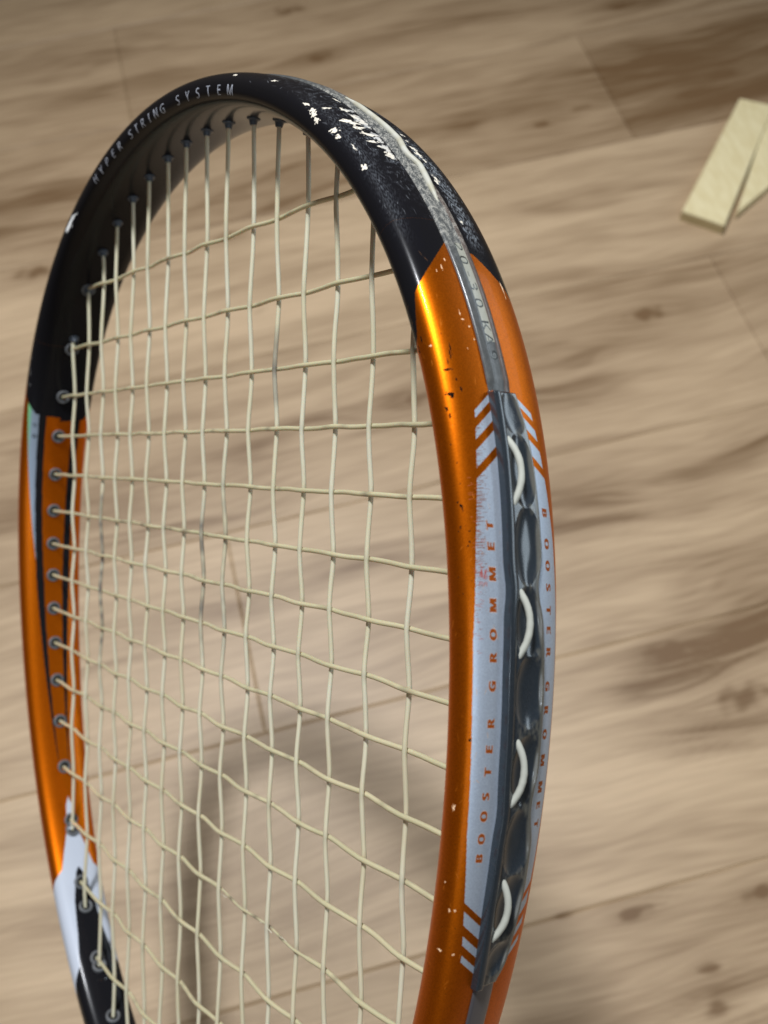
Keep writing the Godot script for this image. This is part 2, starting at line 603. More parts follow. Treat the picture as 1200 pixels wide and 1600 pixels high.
func paint_tip() -> Paint:
	var p := new_paint(0.098, 0.322, 2048, 512)
	lay_paint(p)
	var chip := Color(0.90, 0.87, 0.80)
	for d in [[136.5, 11.3, 1.5, 0.35, 0.35], [133.6, 11.5, 1.0, 0.6, 0.0], [132.4, 11.9, 0.9, 0.7, 0.2], [130.2, 12.4, 1.0, 0.7, 0.0], [132.5, 8.9, 0.5, 1.0, 0.6], [124.4, 11.2, 0.9, 0.9, 0.4], [122.1, 11.6, 0.8, 0.6, 0.0], [117.5, 10.4, 1.1, 0.2, 0.0], [111.7, 10.9, 0.9, 0.7, 0.0], [131.9, 5.0, 0.9, 1.1, 0.3], [126.6, 8.0, 0.8, 1.0, 0.2], [126.0, 6.6, 0.9, 1.4, 0.5], [124.0, 6.1, 0.8, 1.3, 0.3], [121.6, 5.4, 0.9, 1.3, 0.3], [119.0, 5.6, 0.5, 1.3, 0.2], [117.4, 4.2, 0.6, 1.1, 0.4], [115.4, 3.9, 0.6, 0.9, 0.2], [128.4, 4.4, 1.2, 0.8, 0.1], [137.7, 3.5, 1.2, 0.4, 0.2], [152.6, 10.0, 0.9, 0.5, 0.3], [168.8, 10.9, 0.9, 0.5, 0.0], [126.1, -6.2, 0.5, 0.6, 0.0], [123.3, -5.6, 0.4, 0.5, 0.0], [120.4, -5.4, 0.9, 0.7, 0.3], [118.4, -5.4, 1.1, 0.8, 0.2], [116.4, -5.9, 0.6, 0.5, 0.0], [110.6, -5.1, 1.0, 0.5, 0.3], [109.4, -4.6, 0.7, 0.4, 0.0], [99.1, -5.1, 0.45, 0.4, 0.0]]:
		blob(p, d[0], d[1] + (0.5 if d[1] > 0.0 else 0.9), d[2] * 0.80, d[3] * 0.85, chip, 0.7, d[4])
	for i in 130:
		var s := rng.randf_range(98.0, 160.0)
		scratch(p, s, rng.randf_range(3.0, 13.0), rng.randf_range(-1.6, 1.6), rng.randf_range(-0.6, 0.6), 1, Color(0.72, 0.74, 0.76), rng.randf_range(0.08, 0.5), 0.6)
	for i in 60:
		var s := rng.randf_range(98.0, 130.0)
		scratch(p, s, rng.randf_range(-9.0, -3.0), rng.randf_range(-1.6, 1.6), rng.randf_range(-0.6, 0.6), 1, Color(0.72, 0.74, 0.76), rng.randf_range(0.15, 0.6), 0.6)
	for i in 34:
		var s := rng.randf_range(113.5, 136.0)
		var long := rng.randf_range(0.25, 0.9) * (1.5 if i % 4 == 0 else 1.0)
		blob(p, s, 3.6 + long * 0.8, rng.randf_range(0.25, 0.7), long, chip.lerp(Color(0.62, 0.64, 0.66), rng.randf() * 0.7), 0.7, rng.randf_range(-0.7, 0.1), rng.randf_range(0.6, 1.0))
	blob(p, 275.0, 15.0, 4.8, 0.8, Color(0.92, 0.93, 0.92), 0.7, -0.06)
	blob(p, 255.0, 11.5, 0.8, 0.4, Color(0.7, 0.7, 0.7), 0.7)
	var words := "HYPER STRING SYSTEM"
	var at := [[0.0, 252.0], [5.0, 228.5], [6.0, 225.5], [11.0, 205.0], [12.0, 202.0], [13.0, 196.0], [18.0, 168.5]]
	for i in words.length():
		if words[i] != " ":
			letter(p, words[i], along(at, i), 15.1 + 0.5 * smoothstep(0.0, 9.0, 18.0 - i), -1.0, -1.0, 2.3, Color(0.74, 0.76, 0.80), 0.4, 0.0, 400, 1.25, 0.9)
	return p


func paint_left() -> Paint:
	var p := new_paint(0.322, around - 0.060, 2048, 320)
	lay_paint(p)
	letter(p, "H", 352.5, 19.0, -1.0, -1.0, 1.5, Color(0.10, 0.12, 0.12), 0.4)
	letter(p, "O", 356.5, 19.2, -1.0, -1.0, 1.5, Color(0.10, 0.12, 0.12), 0.4)
	for i in 20:
		blob(p, rng.randf_range(325.0, 345.0), rng.randf_range(9.0, 16.0), 0.4, 0.25, Color(0.4, 0.4, 0.4), 0.6)
	return p


# ---------------------------------------------------------------- the racket
func build_racket() -> void:
	racket = Node3D.new()
	racket.name = "tennis_racket"
	add_child(racket)
	racket.transform = Transform3D(Basis(Vector3(0.498318, 0.654247, 0.568893), Vector3(0.246813, 0.521968, -0.816476), Vector3(-0.831121, 0.547275, 0.098629)), Vector3(-0.009456, 0.346060, -0.193352))
	racket.set_meta("label", "worn orange and black racket with cream strings held upright over the floor")
	racket.set_meta("category", "tennis racket")
	var frame := ArrayMesh.new()
	var parts := [[-0.060, 0.098, 190, paint_right()], [0.098, 0.322, 240, paint_tip()], [0.322, around - 0.060, 360, paint_left()]]
	for a in parts:
		frame.add_surface_from_arrays(Mesh.PRIMITIVE_TRIANGLES, beam_mesh(a[0], a[1], a[2], 72).surface_get_arrays(0))
		frame.surface_set_material(frame.get_surface_count() - 1, finish_paint(a[3], 1.0))
	put("frame", frame, null, racket)
	build_strings()
	build_grommets()
	build_booster()
	build_bumper()
	build_handle()


func end_v(u: float, top: bool) -> float:
	# where the line x = u meets the inner outline
	var best := 1e9
	var v := 0.0
	for i in NS:
		if (rim[i].y > CORE[1]) == top and absf(rim[i].x - u) < best:
			best = absf(rim[i].x - u)
			v = rim[i].y
	return v


func end_u(v: float) -> float:
	var best := 1e9
	var u := 0.0
	for i in NS:
		if rim[i].x > 0.0 and absf(rim[i].y - v) < best:
			best = absf(rim[i].y - v)
			u = rim[i].x
	return u


func weave(at: PackedFloat64Array, height: PackedFloat64Array, a: float, b: float) -> Array:
	# (places, heights) of a string that rises and dips at each crossing
	var xs := PackedFloat64Array()
	var hs := PackedFloat64Array()
	var px := PackedFloat64Array([a])
	px.append_array(at)
	px.append(b)
	var ph := PackedFloat64Array([0.0])
	ph.append_array(height)
	ph.append(0.0)
	for i in px.size() - 1:
		for k in 6:
			var t := k / 6.0
			xs.append(lerpf(px[i], px[i + 1], t))
			hs.append(lerpf(ph[i], ph[i + 1], 0.5 * t + 0.5 * (0.5 - 0.5 * cos(PI * t))))
	xs.append(b)
	hs.append(0.0)
	return [xs, hs]


func build_strings() -> void:
	var m := mat(Color(1, 1, 1), 0.34)
	m.vertex_color_use_as_albedo = true
	m.metallic_specular = 0.5
	m.subsurf_scatter_enabled = true
	m.subsurf_scatter_strength = 0.12
	var cream := Color(0.57, 0.49, 0.31)
	for i in MAINS.size():
		var u: float = MAINS[i]
		var a := end_v(u, true) + 0.004
		var b := end_v(u, false) - 0.004
		var at := PackedFloat64Array()
		var hs := PackedFloat64Array()
		for j in CROSSES.size():
			if CROSSES[j] < a - 0.007 and CROSSES[j] > b + 0.007:
				at.append(CROSSES[j])
				hs.append(0.00044 if (i + j) % 2 == 0 else -0.00044)
		var w := weave(at, hs, a, b)
		var path := PackedVector3Array()
		var rad := PackedFloat32Array()
		var col := PackedColorArray()
		for k in w[0].size():
			var v: float = w[0][k]
			path.append(Vector3(u + 0.00012 * noise_b.get_noise_2d(v * 60.0, i * 9.0), v, w[1][k]))
			rad.append(STRING_R * (1.0 + 0.03 * noise_b.get_noise_2d(v * 900.0, i * 5.0)))
			var c := Color(0.66, 0.61, 0.47).lerp(cream, 0.5 + 0.5 * noise_a.get_noise_2d(v * 30.0, i * 3.0))
			var dirt := 0.0
			if i == 7:
				dirt = 0.75 * smoothstep(-0.060, -0.072, v) * smoothstep(-0.112, -0.100, v)
			elif i == 13:
				dirt = 0.95 * smoothstep(-0.064, -0.074, v) * smoothstep(-0.142, -0.110, v)
			elif i == 4:
				dirt = 0.55 * smoothstep(-0.024, -0.028, v) * smoothstep(-0.046, -0.040, v)
			elif i == 6:
				dirt = 0.3 * smoothstep(-0.05, -0.06, v) * smoothstep(-0.13, -0.1, v)
			dirt *= 0.75 + 0.6 * noise_b.get_noise_2d(v * 420.0, i * 2.0)
			for cv in CROSSES:
				dirt += 0.30 * exp(-pow((v - cv) / 0.0011, 2.0)) * (0.5 + 0.5 * noise_b.get_noise_2d(v * 200.0, i * 7.0))
			col.append(c.lerp(Color(0.13, 0.125, 0.11), clampf(dirt, 0.0, 0.9)))
		put("main_string", tube(path, rad, 10, col), m, racket)
	for j in CROSSES.size():
		var v: float = CROSSES[j]
		var e := end_u(v)
		var at := PackedFloat64Array()
		var hs := PackedFloat64Array()
		for i in MAINS.size():
			if absf(MAINS[i]) < e - 0.006:
				at.append(MAINS[i])
				hs.append(-0.00058 if (i + j) % 2 == 0 else 0.00058)
		var w := weave(at, hs, e + 0.004, -e - 0.004)
		var path := PackedVector3Array()
		var rad := PackedFloat32Array()
		var col := PackedColorArray()
		for k in w[0].size():
			var u: float = w[0][k]
			path.append(Vector3(u, v + 0.00015 * noise_b.get_noise_2d(u * 60.0, j * 7.0), w[1][k]))
			var c := cream.lerp(Color(0.47, 0.42, 0.26), 0.5 + 0.6 * noise_a.get_noise_2d(u * 30.0, j * 5.0 + 50.0))
			var r := STRING_R
			var dirt := maxf(0.0, noise_b.get_noise_2d(u * 300.0, j * 11.0) - 0.72) * 2.0
			if j == 12 and u < 0.060 and u > 0.017:
				var g := noise_b.get_noise_2d(u * 1400.0, 3.0)
				r *= 0.62 + 0.12 * g
				dirt = 0.85 if g > 0.15 else 0.0
			if j == 5 and u < 0.0 and u > -0.05:
				dirt = 0.5 * (0.5 + noise_b.get_noise_2d(u * 200.0, 1.0))
			rad.append(r)
			col.append(c.lerp(Color(0.10, 0.09, 0.07), clampf(dirt, 0.0, 0.9)))
		put("cross_string", tube(path, rad, 10, col), m, racket)
	# loose fibres where the fourth cross string from the throat is worn through
	for k in 7:
		var u := lerpf(0.020, 0.056, (k + rng.randf()) / 7.0)
		var p := Vector3(u, CROSSES[12] + rng.randf_range(-0.0004, 0.0004), 0.0003)
		var d := Vector3(rng.randf_range(0.001, 0.0026) * (1.0 if k % 2 else -1.0), rng.randf_range(-0.0006, 0.0009), rng.randf_range(0.0, 0.0008))
		put("loose_fibre", tube(PackedVector3Array([p, p + d * 0.5, p + d + Vector3(0, 0.0003, 0)]), PackedFloat32Array([0.00012, 0.0001, 0.00005]), 5), mat(Color(0.6, 0.56, 0.42), 0.5), racket)


func ring(profile: Array, sides := 20) -> ArrayMesh:
	# turned round the y axis; a third number is the tint
	var pts := PackedVector3Array()
	var cols := PackedColorArray()
	for p in profile:
		for j in sides:
			if p.size() > 2:
				cols.append(Color(p[2], p[2], p[2]))
			var a := TAU * j / sides
			pts.append(Vector3(p[0] * cos(a), p[1], p[0] * sin(a)))
	return grid_mesh(pts, profile.size(), sides, true, PackedVector2Array(), cols)


func build_grommets() -> void:
	var gm := ring([[0.0024, -0.0006, 1.0], [0.0024, 0.0003, 1.0], [0.0022, 0.0006, 1.0], [0.0017, 0.0006, 1.0], [0.0015, 0.0004, 0.8], [0.0014, 0.0001, 0.04], [0.0001, 0.0001, 0.02]])  # closed centre tinted near black: the hole's shade is put into the colour
	var wide := ring([[0.0017, -0.0012], [0.0017, 0.0001], [0.0015, 0.0003], [0.0011, 0.0004], [0.0009, 0.0012], [0.0008, 0.0015], [0.0007, 0.0013], [0.0007, -0.0012]])
	var grey := mat(Color(0.10, 0.105, 0.11), 0.5)
	grey.vertex_color_use_as_albedo = true
	var blue := mat(Color(0.055, 0.068, 0.088), 0.4)
	for i in MAINS.size():
		for top in [true, false]:
			grommet(Vector2(MAINS[i], end_v(MAINS[i], top)), wide if top else gm, blue if top else grey, Vector2(0, -1 if top else 1))
	for j in CROSSES.size():
		var e := end_u(CROSSES[j])
		for sg in [1.0, -1.0]:
			grommet(Vector2(e * sg, CROSSES[j]), gm, grey, Vector2(-sg, 0))


func grommet(p: Vector2, m: Mesh, s: Material, inward: Vector2) -> void:
	var best := 1e9
	var n := Vector2.ZERO
	for i in range(0, NS, 2):
		var d := rim[i].distance_squared_to(p)
		if d < best:
			best = d
			n = -out_n[i]
	var dir := (n * 0.75 + inward * 0.25).normalized()
	var o := put("grommet", m, s, racket)
	var y := Vector3(dir.x, dir.y, 0)
	o.transform = Transform3D(Basis(Vector3(0, 0, 1).cross(y) * -1.0, y, Vector3(0, 0, 1)).orthonormalized(), Vector3(p.x, p.y, 0))


# the dark moulded strip on the outside of the beam, where the strings turn back
const RIGHT_RIM := [[-35.0, -1.15], [-32.0, -3.15], [-26.0, -4.15], [-17.0, -4.95], [-9.0, -4.95], [-4.5, -3.85], [-1.5, -3.85], [3.0, -4.85], [10.0, -4.95], [16.0, -4.95], [22.0, -4.75], [29.0, -4.35], [32.5, -3.25], [35.0, -3.45], [38.0, -4.45], [47.0, -4.45], [54.0, -4.35], [60.0, -3.75], [65.0, -2.55]]
const LEFT_RIM := [[-35.0, 3.6], [-20.0, 4.2], [-7.0, 4.1], [-3.0, 3.7], [3.0, 4.1], [20.0, 4.4], [30.0, 4.2], [33.5, 3.6], [38.0, 4.1], [55.0, 3.4], [65.0, 3.2]]
const CUPS := [[40.3, 6.4, 0.14], [17.0, 6.2, 0.14], [-8.6, 6.0, 0.14], [52.4, 6.0, 0.13], [28.2, 6.0, 0.13], [3.8, 6.1, 0.13], [-20.3, 6.2, 0.13], [-29.8, 3.2, 0.45], [61.6, 3.6, 0.6]]
const LOOPS := [[52.4, 5.9], [28.2, 5.9], [3.8, 6.1], [-20.3, 6.2]]


func smooth_max(a: float, b: float, k: float) -> float:
	var h := clampf(0.5 + 0.5 * (a - b) / k, 0.0, 1.0)
	return lerpf(b, a, h) + k * h * (1.0 - h)


func booster_h(s: float, q: float, ql: float, qr: float) -> float:
	# all in millimetres
	# raised edges round a chain of smooth oval cups
	var h := 0.95
	for d in CUPS:
		var mid := lerpf(ql, qr, 0.60)
		var r: float = Vector2((s - d[0]) / d[1], (q - mid) / ((ql - qr) * 0.385)).length()
		if r < 1.0:
			h = minf(h, lerpf(d[2], 0.95, r * r * r))
	var rl := clampf((q - (ql - 2.15)) / 0.75, 0.0, 1.0)
	h = lerpf(h, 1.6 - 0.12 * pow(absf(q - (ql - 0.9)) / 0.9, 2.0), rl * rl * (3.0 - 2.0 * rl))
	var rr := clampf(((qr + 0.95) - q) / 0.4, 0.0, 1.0)
	h = lerpf(h, 0.95, rr * rr * (3.0 - 2.0 * rr))
	var e := minf(minf(ql - q, q - qr) / 0.22, minf(s + 35.0, 65.4 - s) / 0.5)
	return h * sqrt(clampf(e * (2.0 - minf(e, 1.0)), 0.0, 1.0)) - 0.04


func build_booster() -> void:
	var pts := PackedVector3Array()
	var col := PackedColorArray()
	var ns := 404
	var nq := 64
	for i in ns + 1:
		var s := lerpf(-35.0, 65.4, float(i) / ns)
		var ql := along(LEFT_RIM, s)
		var qr := along(RIGHT_RIM, s)
		# soften the outline's corners
		qr = (qr + along(RIGHT_RIM, s - 1.2) + along(RIGHT_RIM, s + 1.2)) / 3.0
		ql = (ql + along(LEFT_RIM, s - 1.2) + along(LEFT_RIM, s + 1.2)) / 3.0
		for j in nq + 1:
			var q := lerpf(ql, qr, float(j) / nq)
			var h := booster_h(s, q, ql, qr)
			pts.append(on_beam(s / 1000.0, q / 1000.0, h / 1000.0))
			var dust := clampf(0.35 + noise_a.get_noise_2d(s * 0.5, q * 0.9) * 1.1, 0.0, 1.0) * smoothstep(0.5, 1.0, h) * smoothstep(1.9, 0.4, q)
			dust = maxf(dust, 0.9 * smoothstep(qr + 1.3, qr + 0.7, q))
			dust += 0.25 * maxf(0.0, noise_b.get_noise_2d(s * 5.0, q * 5.0) - 0.45)
			col.append(Color(0.020, 0.028, 0.038).lerp(Color(0.12, 0.118, 0.10), dust))
	var m := mat(Color(1, 1, 1), 0.2)
	m.vertex_color_use_as_albedo = true
	m.clearcoat_enabled = true
	m.clearcoat = 0.5
	m.clearcoat_roughness = 0.12
	var strip := put("grommet_strip", grid_mesh(pts, ns + 1, nq + 1, false, PackedVector2Array(), col), m, racket)
	strip.set_meta("label", "dark moulded grommet strip with string humps on the outer side")
	var sm := mat(Color(0.45, 0.46, 0.40), 0.6)
	for d in LOOPS:
		var path := PackedVector3Array()
		var rad := PackedFloat32Array()
		for k in 25:
			var x := lerpf(-1.0, 1.0, k / 24.0)
			path.append(on_beam((d[0] - x * d[1]) / 1000.0, (1.5 - 1.55 * (1.0 - x * x) + 0.15 * x) / 1000.0, (0.0 + 1.75 * (1.0 - pow(absf(x), 2.2))) / 1000.0))
			rad.append(0.00061 + 0.00003 * noise_b.get_noise_2d(k * 1.3, d[0]))
		put("string_loop", tube(path, rad, 12), sm, racket)


func build_bumper() -> void:
	# the clear guard strip over the tip, scuffed grey, with raised figures near its lower end
	var s0 := 0.0655
	var s1 := 0.300
	var ns := 460
	var prof := [[-2.5, -0.03], [-2.4, 0.32], [-2.0, 0.52], [-1.5, 0.58], [-1.1, 0.58], [-0.95, 0.50], [-0.4, 0.50], [0.2, 0.50], [0.75, 0.50], [0.9, 0.58], [1.6, 0.58], [2.2, 0.50], [2.55, 0.30], [2.65, -0.03]]
	prof.reverse()
	var pts := PackedVector3Array()
	var uvs := PackedVector2Array()
	for i in ns + 1:
		var s := lerpf(s0, s1, float(i) / ns)
		var worn := smoothstep(0.100, 0.112, s) * smoothstep(0.150, 0.135, s)
		var end := sqrt(smoothstep(s0 - 0.0003, s0 + 0.0006, s) * smoothstep(s1, s1 - 0.0006, s)) * (0.45 + 0.55 * smoothstep(0.0663, 0.0669, s))
		for a in prof:
			var h: float = a[1]
			if worn > 0.0 and h > 0.0:
				h *= 1.0 - worn * (0.45 + 0.5 * noise_b.get_noise_2d(s * 700.0, a[0] * 2.0))
			pts.append(on_beam(s, (a[0] + 0.35) / 1000.0, (h * end - 0.01) / 1000.0))
			uvs.append(Vector2(float(i) / ns, (a[0] + 2.65) / 5.3))
	var p := Paint.new()
	p.w = 2048; p.h = 96; p.s0 = s0; p.s1 = s1
	p.data.resize(p.w * p.h * 4)
	p.metal.resize(p.w * p.h)
	for x in p.w:
		p.per.append(0.0053)
		var s := lerpf(s0, s1, (x + 0.5) / p.w) * 1000.0
		var scuffed := smoothstep(88.0, 97.0, s) * smoothstep(160.0, 140.0, s)
		for y in p.h:
			var q := ((y + 0.5) / p.h - 0.5) * 5.3
			var c := Color(0.31, 0.32, 0.32)
			if q < -1.0:
				c = Color(0.36, 0.32, 0.30)
			elif q < 0.8 and s > 74.0 and s < 93.0:
				c = Color(0.60, 0.60, 0.55)
			var g := noise_a.get_noise_2d(s * 0.6, q * 0.8 + 3.0) + 0.5 * noise_b.get_noise_2d(s * 3.0, q * 3.0)
			c = c.lerp(Color(0.66, 0.65, 0.61), clampf(scuffed * (0.35 + g * 0.9), 0.0, 0.9))
			c = c.lightened(clampf(g, -0.2, 0.5) * 0.10)
			p.dab(x, y, c, 1.0, lerpf(0.3, 0.55, scuffed))
	var figures := [["2", 92.2], ["0", 89.4], ["-", 86.6], ["3", 84.2], ["0", 81.0], ["K", 76.9], ["A", 74.4], ["9", 71.6]]
	for l in figures:
		letter(p, l[0], l[1], 0.05, -1.0, -1.0, 1.7, Color(0.10, 0.11, 0.11), 0.35, 0.0, 400, 1.5, 0.85)
		letter(p, l[0], l[1] - 0.12, 0.05, -1.0, -1.0, 1.3, Color(0.60, 0.63, 0.62), 0.35, 0.0, 400, 1.2, 0.5)
	var m := finish_paint(p, 0.0)
	m.clearcoat = 0.4
	m.clearcoat_roughness = 0.2
	var g := put("bumper_guard", grid_mesh(pts, ns + 1, prof.size(), false, uvs, PackedColorArray(), true), m, racket)
	g.set_meta("label", "clear guard strip over the tip, scraped white")
	# the lower strip below the humps
	var low := PackedVector3Array()
	var n2 := 120
	for i in n2 + 1:
		var s := lerpf(-0.033, -0.120, float(i) / n2)
		for a in [[2.9, -0.03], [2.8, 0.30], [2.3, 0.45], [0.0, 0.5], [-1.2, 0.45], [-1.7, 0.30], [-1.8, -0.03]]:
			low.append(on_beam(s, a[0] / 1000.0, a[1] / 1000.0 * (0.1 if i == 0 or i == n2 else 1.0)))
	put("lower_guard_strip", grid_mesh(low, n2 + 1, 7, false), mat(Color(0.065, 0.062, 0.068), 0.35, 0.0, 0.4), racket)
	# cream cord that shows where the guard is worn away
	var path := PackedVector3Array()
	var rad := PackedFloat32Array()
	var col := PackedColorArray()
	for k in 40:
		var s := lerpf(140.0, 101.5, k / 39.0)
		var q := along([[101.0, -0.1], [106.0, -0.1], [110.0, -0.7], [112.9, -1.1], [115.5, 0.1], [117.0, 0.1], [121.0, -1.0], [126.0, -0.7], [132.0, 0.2], [140.0, 0.6]], s)
		path.append(on_beam(s / 1000.0, q / 1000.0, 0.00055 - 0.0004 * smoothstep(106.0, 101.0, s)))
		rad.append(0.00062 * (0.35 + 0.65 * smoothstep(0.0, 6.0, k) * smoothstep(39.0, 33.0, k)))
		col.append(Color(0.42, 0.40, 0.30).lerp(Color(0.50, 0.50, 0.44), 0.5 + 0.5 * noise_b.get_noise_1d(s)))
	var cm := mat(Color(1, 1, 1), 0.55)
	cm.vertex_color_use_as_albedo = true
	put("exposed_string", tube(path, rad, 10, col), cm, racket)


func build_handle() -> void:
	var black := mat(Color(0.008, 0.008, 0.010), 0.25, 0.2, 0.7)
	for sg in [1.0, -1.0]:
		var path := PackedVector3Array()
		var rad := PackedFloat32Array()
		var r := rim_at(0.550)
		var a: Vector2 = r[0] + r[1] * 0.0046
		a.x = absf(a.x)
		for k in 25:
			var t := k / 24.0
			var p := a.bezier_interpolate(a + Vector2(-0.019, -0.034), Vector2(0.026, -0.325), Vector2(0.0125, -0.400), t)
			path.append(Vector3(p.x * sg, p.y, 0))
			rad.append(lerpf(0.0052, 0.0095, smoothstep(0.0, 0.5, t)))
		put("throat_arm", tube(path, rad, 16), black, racket)
	# eight-sided handle with a wound grip
	var pts := PackedVector3Array()
	var n := 130
	for i in n + 1:
		var v := lerpf(-0.385, -0.632, float(i) / n)
		var grip := smoothstep(-0.437, -0.441, v)
		var turn := fposmod((v + 0.44) / 0.024, 1.0)
		for j in 32:
			var a := TAU * j / 32.0
			var oct := 1.0 / maxf(maxf(absf(cos(a)), absf(sin(a))), 0.765 * (absf(cos(a)) + absf(sin(a))))
			var wrap := fposmod(turn + float(j) / 32.0, 1.0)
			var r := lerpf(0.0125, 0.0150 - 0.0007 * smoothstep(0.10, 0.0, minf(wrap, 1.0 - wrap)), grip)
			pts.append(Vector3(cos(a) * r * oct * 0.92, v, sin(a) * r * oct * 1.04))
	put("grip", grid_mesh(pts, n + 1, 32, true), mat(Color(0.02, 0.02, 0.022), 0.8), racket)
	var cap := ring([[0.0001, -0.6395], [0.013, -0.6395], [0.0165, -0.637], [0.0170, -0.634], [0.0165, -0.629], [0.014, -0.626]], 32)
	put("butt_cap", cap, mat(Color(0.012, 0.012, 0.014), 0.4), racket)


# ---------------------------------------------------------------- the floor
const PLANK := 0.133072
const FX := 0.193804
const FZ := -0.832460
const JOINTS := {-1: 0.6, 0: -1.88, 1: 1.05, 2: -4.6, 3: 1.10, 4: -1.80, 5: 3.2, 6: -4.4, 7: 0.9}
# knots: along, across (in plank widths), size, darkness
const KNOTS := [[0.61, 3.29, 0.055, 0.8], [0.22, 5.375, 0.075, 0.7], [0.0, 5.11, 0.06, 0.55], [-0.826, 6.0, 0.024, 0.7], [-0.543, 6.06, 0.034, 0.9], [-0.041, 6.117, 0.035, 0.8], [-0.339, 6.313, 0.026, 0.7], [-0.36, 6.447, 0.035, 0.7], [-1.449, 2.111, 0.05, 0.7], [-2.561, 2.068, 0.06, 0.8], [-0.691, 0.164, 0.07, 0.55], [-0.612, 0.711, 0.05, 0.5], [0.569, 1.732, 0.035, 0.8], [1.572, 1.729, 0.035, 0.8], [1.41, 0.778, 0.035, 0.8], [0.83, 1.65, 0.04, 0.4], [1.80, 1.62, 0.04, 0.4], [-0.69, 3.49, 0.05, 0.5], [-1.39, 2.7, 0.03, 0.3]]
# darker or lighter flames: along, across, half length, half width, amount
const FLAMES := [[0.90, 2.40, 0.30, 0.05, 0.5], [0.5, 2.47, 0.28, 0.07, 0.35], [0.65, 3.02, 0.75, 0.07, 0.55], [0.25, 3.40, 0.55, 0.10, 0.45], [0.0, 3.60, 0.35, 0.12, 0.45], [0.35, 4.18, 0.75, 0.12, 0.65], [-0.2, 4.3, 0.35, 0.14, 0.5], [0.15, 5.10, 0.45, 0.13, 0.75], [0.6, 5.02, 0.5, 0.16, 0.6], [0.25, 5.42, 0.4, 0.09, 0.5], [0.55, 4.70, 0.4, 0.035, 0.4], [-0.75, 6.30, 0.5, 0.07, 0.6], [-0.2, 6.34, 0.5, 0.04, 0.5], [-0.3, 6.62, 0.5, 0.09, 0.6], [-1.0, 6.6, 0.4, 0.12, 0.5], [-2.7, 1.60, 0.7, 0.22, 0.35], [-2.6, 2.30, 0.5, 0.12, -0.4], [-1.0, 3.50, 0.8, 0.10, 0.45], [-0.75, 3.60, 0.35, 0.06, 0.4], [-1.9, 3.75, 0.5, 0.14, 0.45], [-1.0, 1.85, 0.8, 0.12, 0.3], [-1.5, 0.60, 0.8, 0.14, 0.25], [-2.1, 0.75, 0.6, 0.1, 0.3], [-2.3, 0.3, 0.5, 0.1, 0.2], [1.6, 1.5, 0.9, 0.3, 0.4], [1.9, 0.6, 0.8, 0.25, 0.45], [0.2, 0.6, 0.8, 0.12, 0.3], [0.3, 1.62, 0.4, 0.08, 0.3], [-1.1, 4.35, 0.6, 0.10, 0.3], [-1.9, 4.4, 0.4, 0.1, 0.3], [-1.2, 2.7, 0.8, 0.12, -0.3], [0.0, 3.9, 0.8, 0.05, -0.25], [-0.3, 5.65, 0.6, 0.1, -0.3], [-2.8, 3.7, 0.6, 0.1, 0.25], [-2.8, 4.5, 0.7, 0.1, 0.25]]


func plank_picture(k: int, a0: float, a1: float, tone: float) -> Image:
	var w := 900
	var h := 160
	var data := PackedByteArray()
	data.resize(w * h * 3)
	var kn := KNOTS.filter(func(e): return e[1] > k - 0.05 and e[1] < k + 1.05)
	var fl := FLAMES.filter(func(e): return e[1] > k - 0.15 and e[1] < k + 1.15)
	var pale := Color(0.465, 0.342, 0.213)
	var deep := Color(0.185, 0.117, 0.060)
	for y in h:
		for x in w:
			var a := lerpf(a0, a1, (x + 0.5) / w)
			var b := k + (y + 0.5) / h
			var bend := 0.0
			var dark := 0.0
			for e in kn:
				var da: float = a - e[0]
				var db: float = b - e[1]
				var near := exp(-(da * da) / (e[2] * e[2] * 18.0) - db * db / (e[2] * e[2] * 5.0))
				bend += near * signf(db) * e[2] * 0.55
				var r: float = sqrt(da * da * 0.16 + db * db) / e[2]
				dark += e[3] * 0.85 * smoothstep(1.0, 0.0, r + 0.25 * noise_b.get_noise_2d(a * 9.0, b * 9.0)) + 0.28 * e[3] * near
			var bb := b - bend + 0.06 * noise_b.get_noise_2d(a * 0.32 + k * 3.0, b * 0.9) + 0.02 * noise_b.get_noise_2d(a * 0.9, b * 2.0 + k)
			var big := noise_a.get_noise_2d(a * 0.40 + k * 13.0, bb * 3.0)
			var v := noise_a.get_noise_2d(a * 0.42 + k * 7.0, bb * 8.5 + big * 1.2)
			var mid := 1.2 * smoothstep(0.02, 0.42, v) - 0.6 * smoothstep(-0.05, -0.5, v)
			var fine := noise_b.get_noise_2d(a * 3.0, bb * 70.0) + 0.8 * noise_b.get_noise_2d(a * 1.4 + 5.0, bb * 34.0)
			for e in fl:
				var da: float = (a - e[0]) / e[2]
				var db: float = (bb + 0.05 * sin(a * 2.3 + k) - e[1]) / e[3]
				var g := exp(-da * da * da * da - db * db)
				dark += 1.0 * e[4] * g * (0.8 + 0.4 * mid)
			var t := clampf(0.30 + tone + 0.30 * big + 0.12 * mid + 0.11 * fine + dark, 0.0, 1.15)
			var c := pale.lerp(deep, t)
			c = c.linear_to_srgb()
			var i := (y * w + x) * 3
			data[i] = c.r8
			data[i + 1] = c.g8
			data[i + 2] = c.b8
	return Image.create_from_data(w, h, false, Image.FORMAT_RGB8, data)


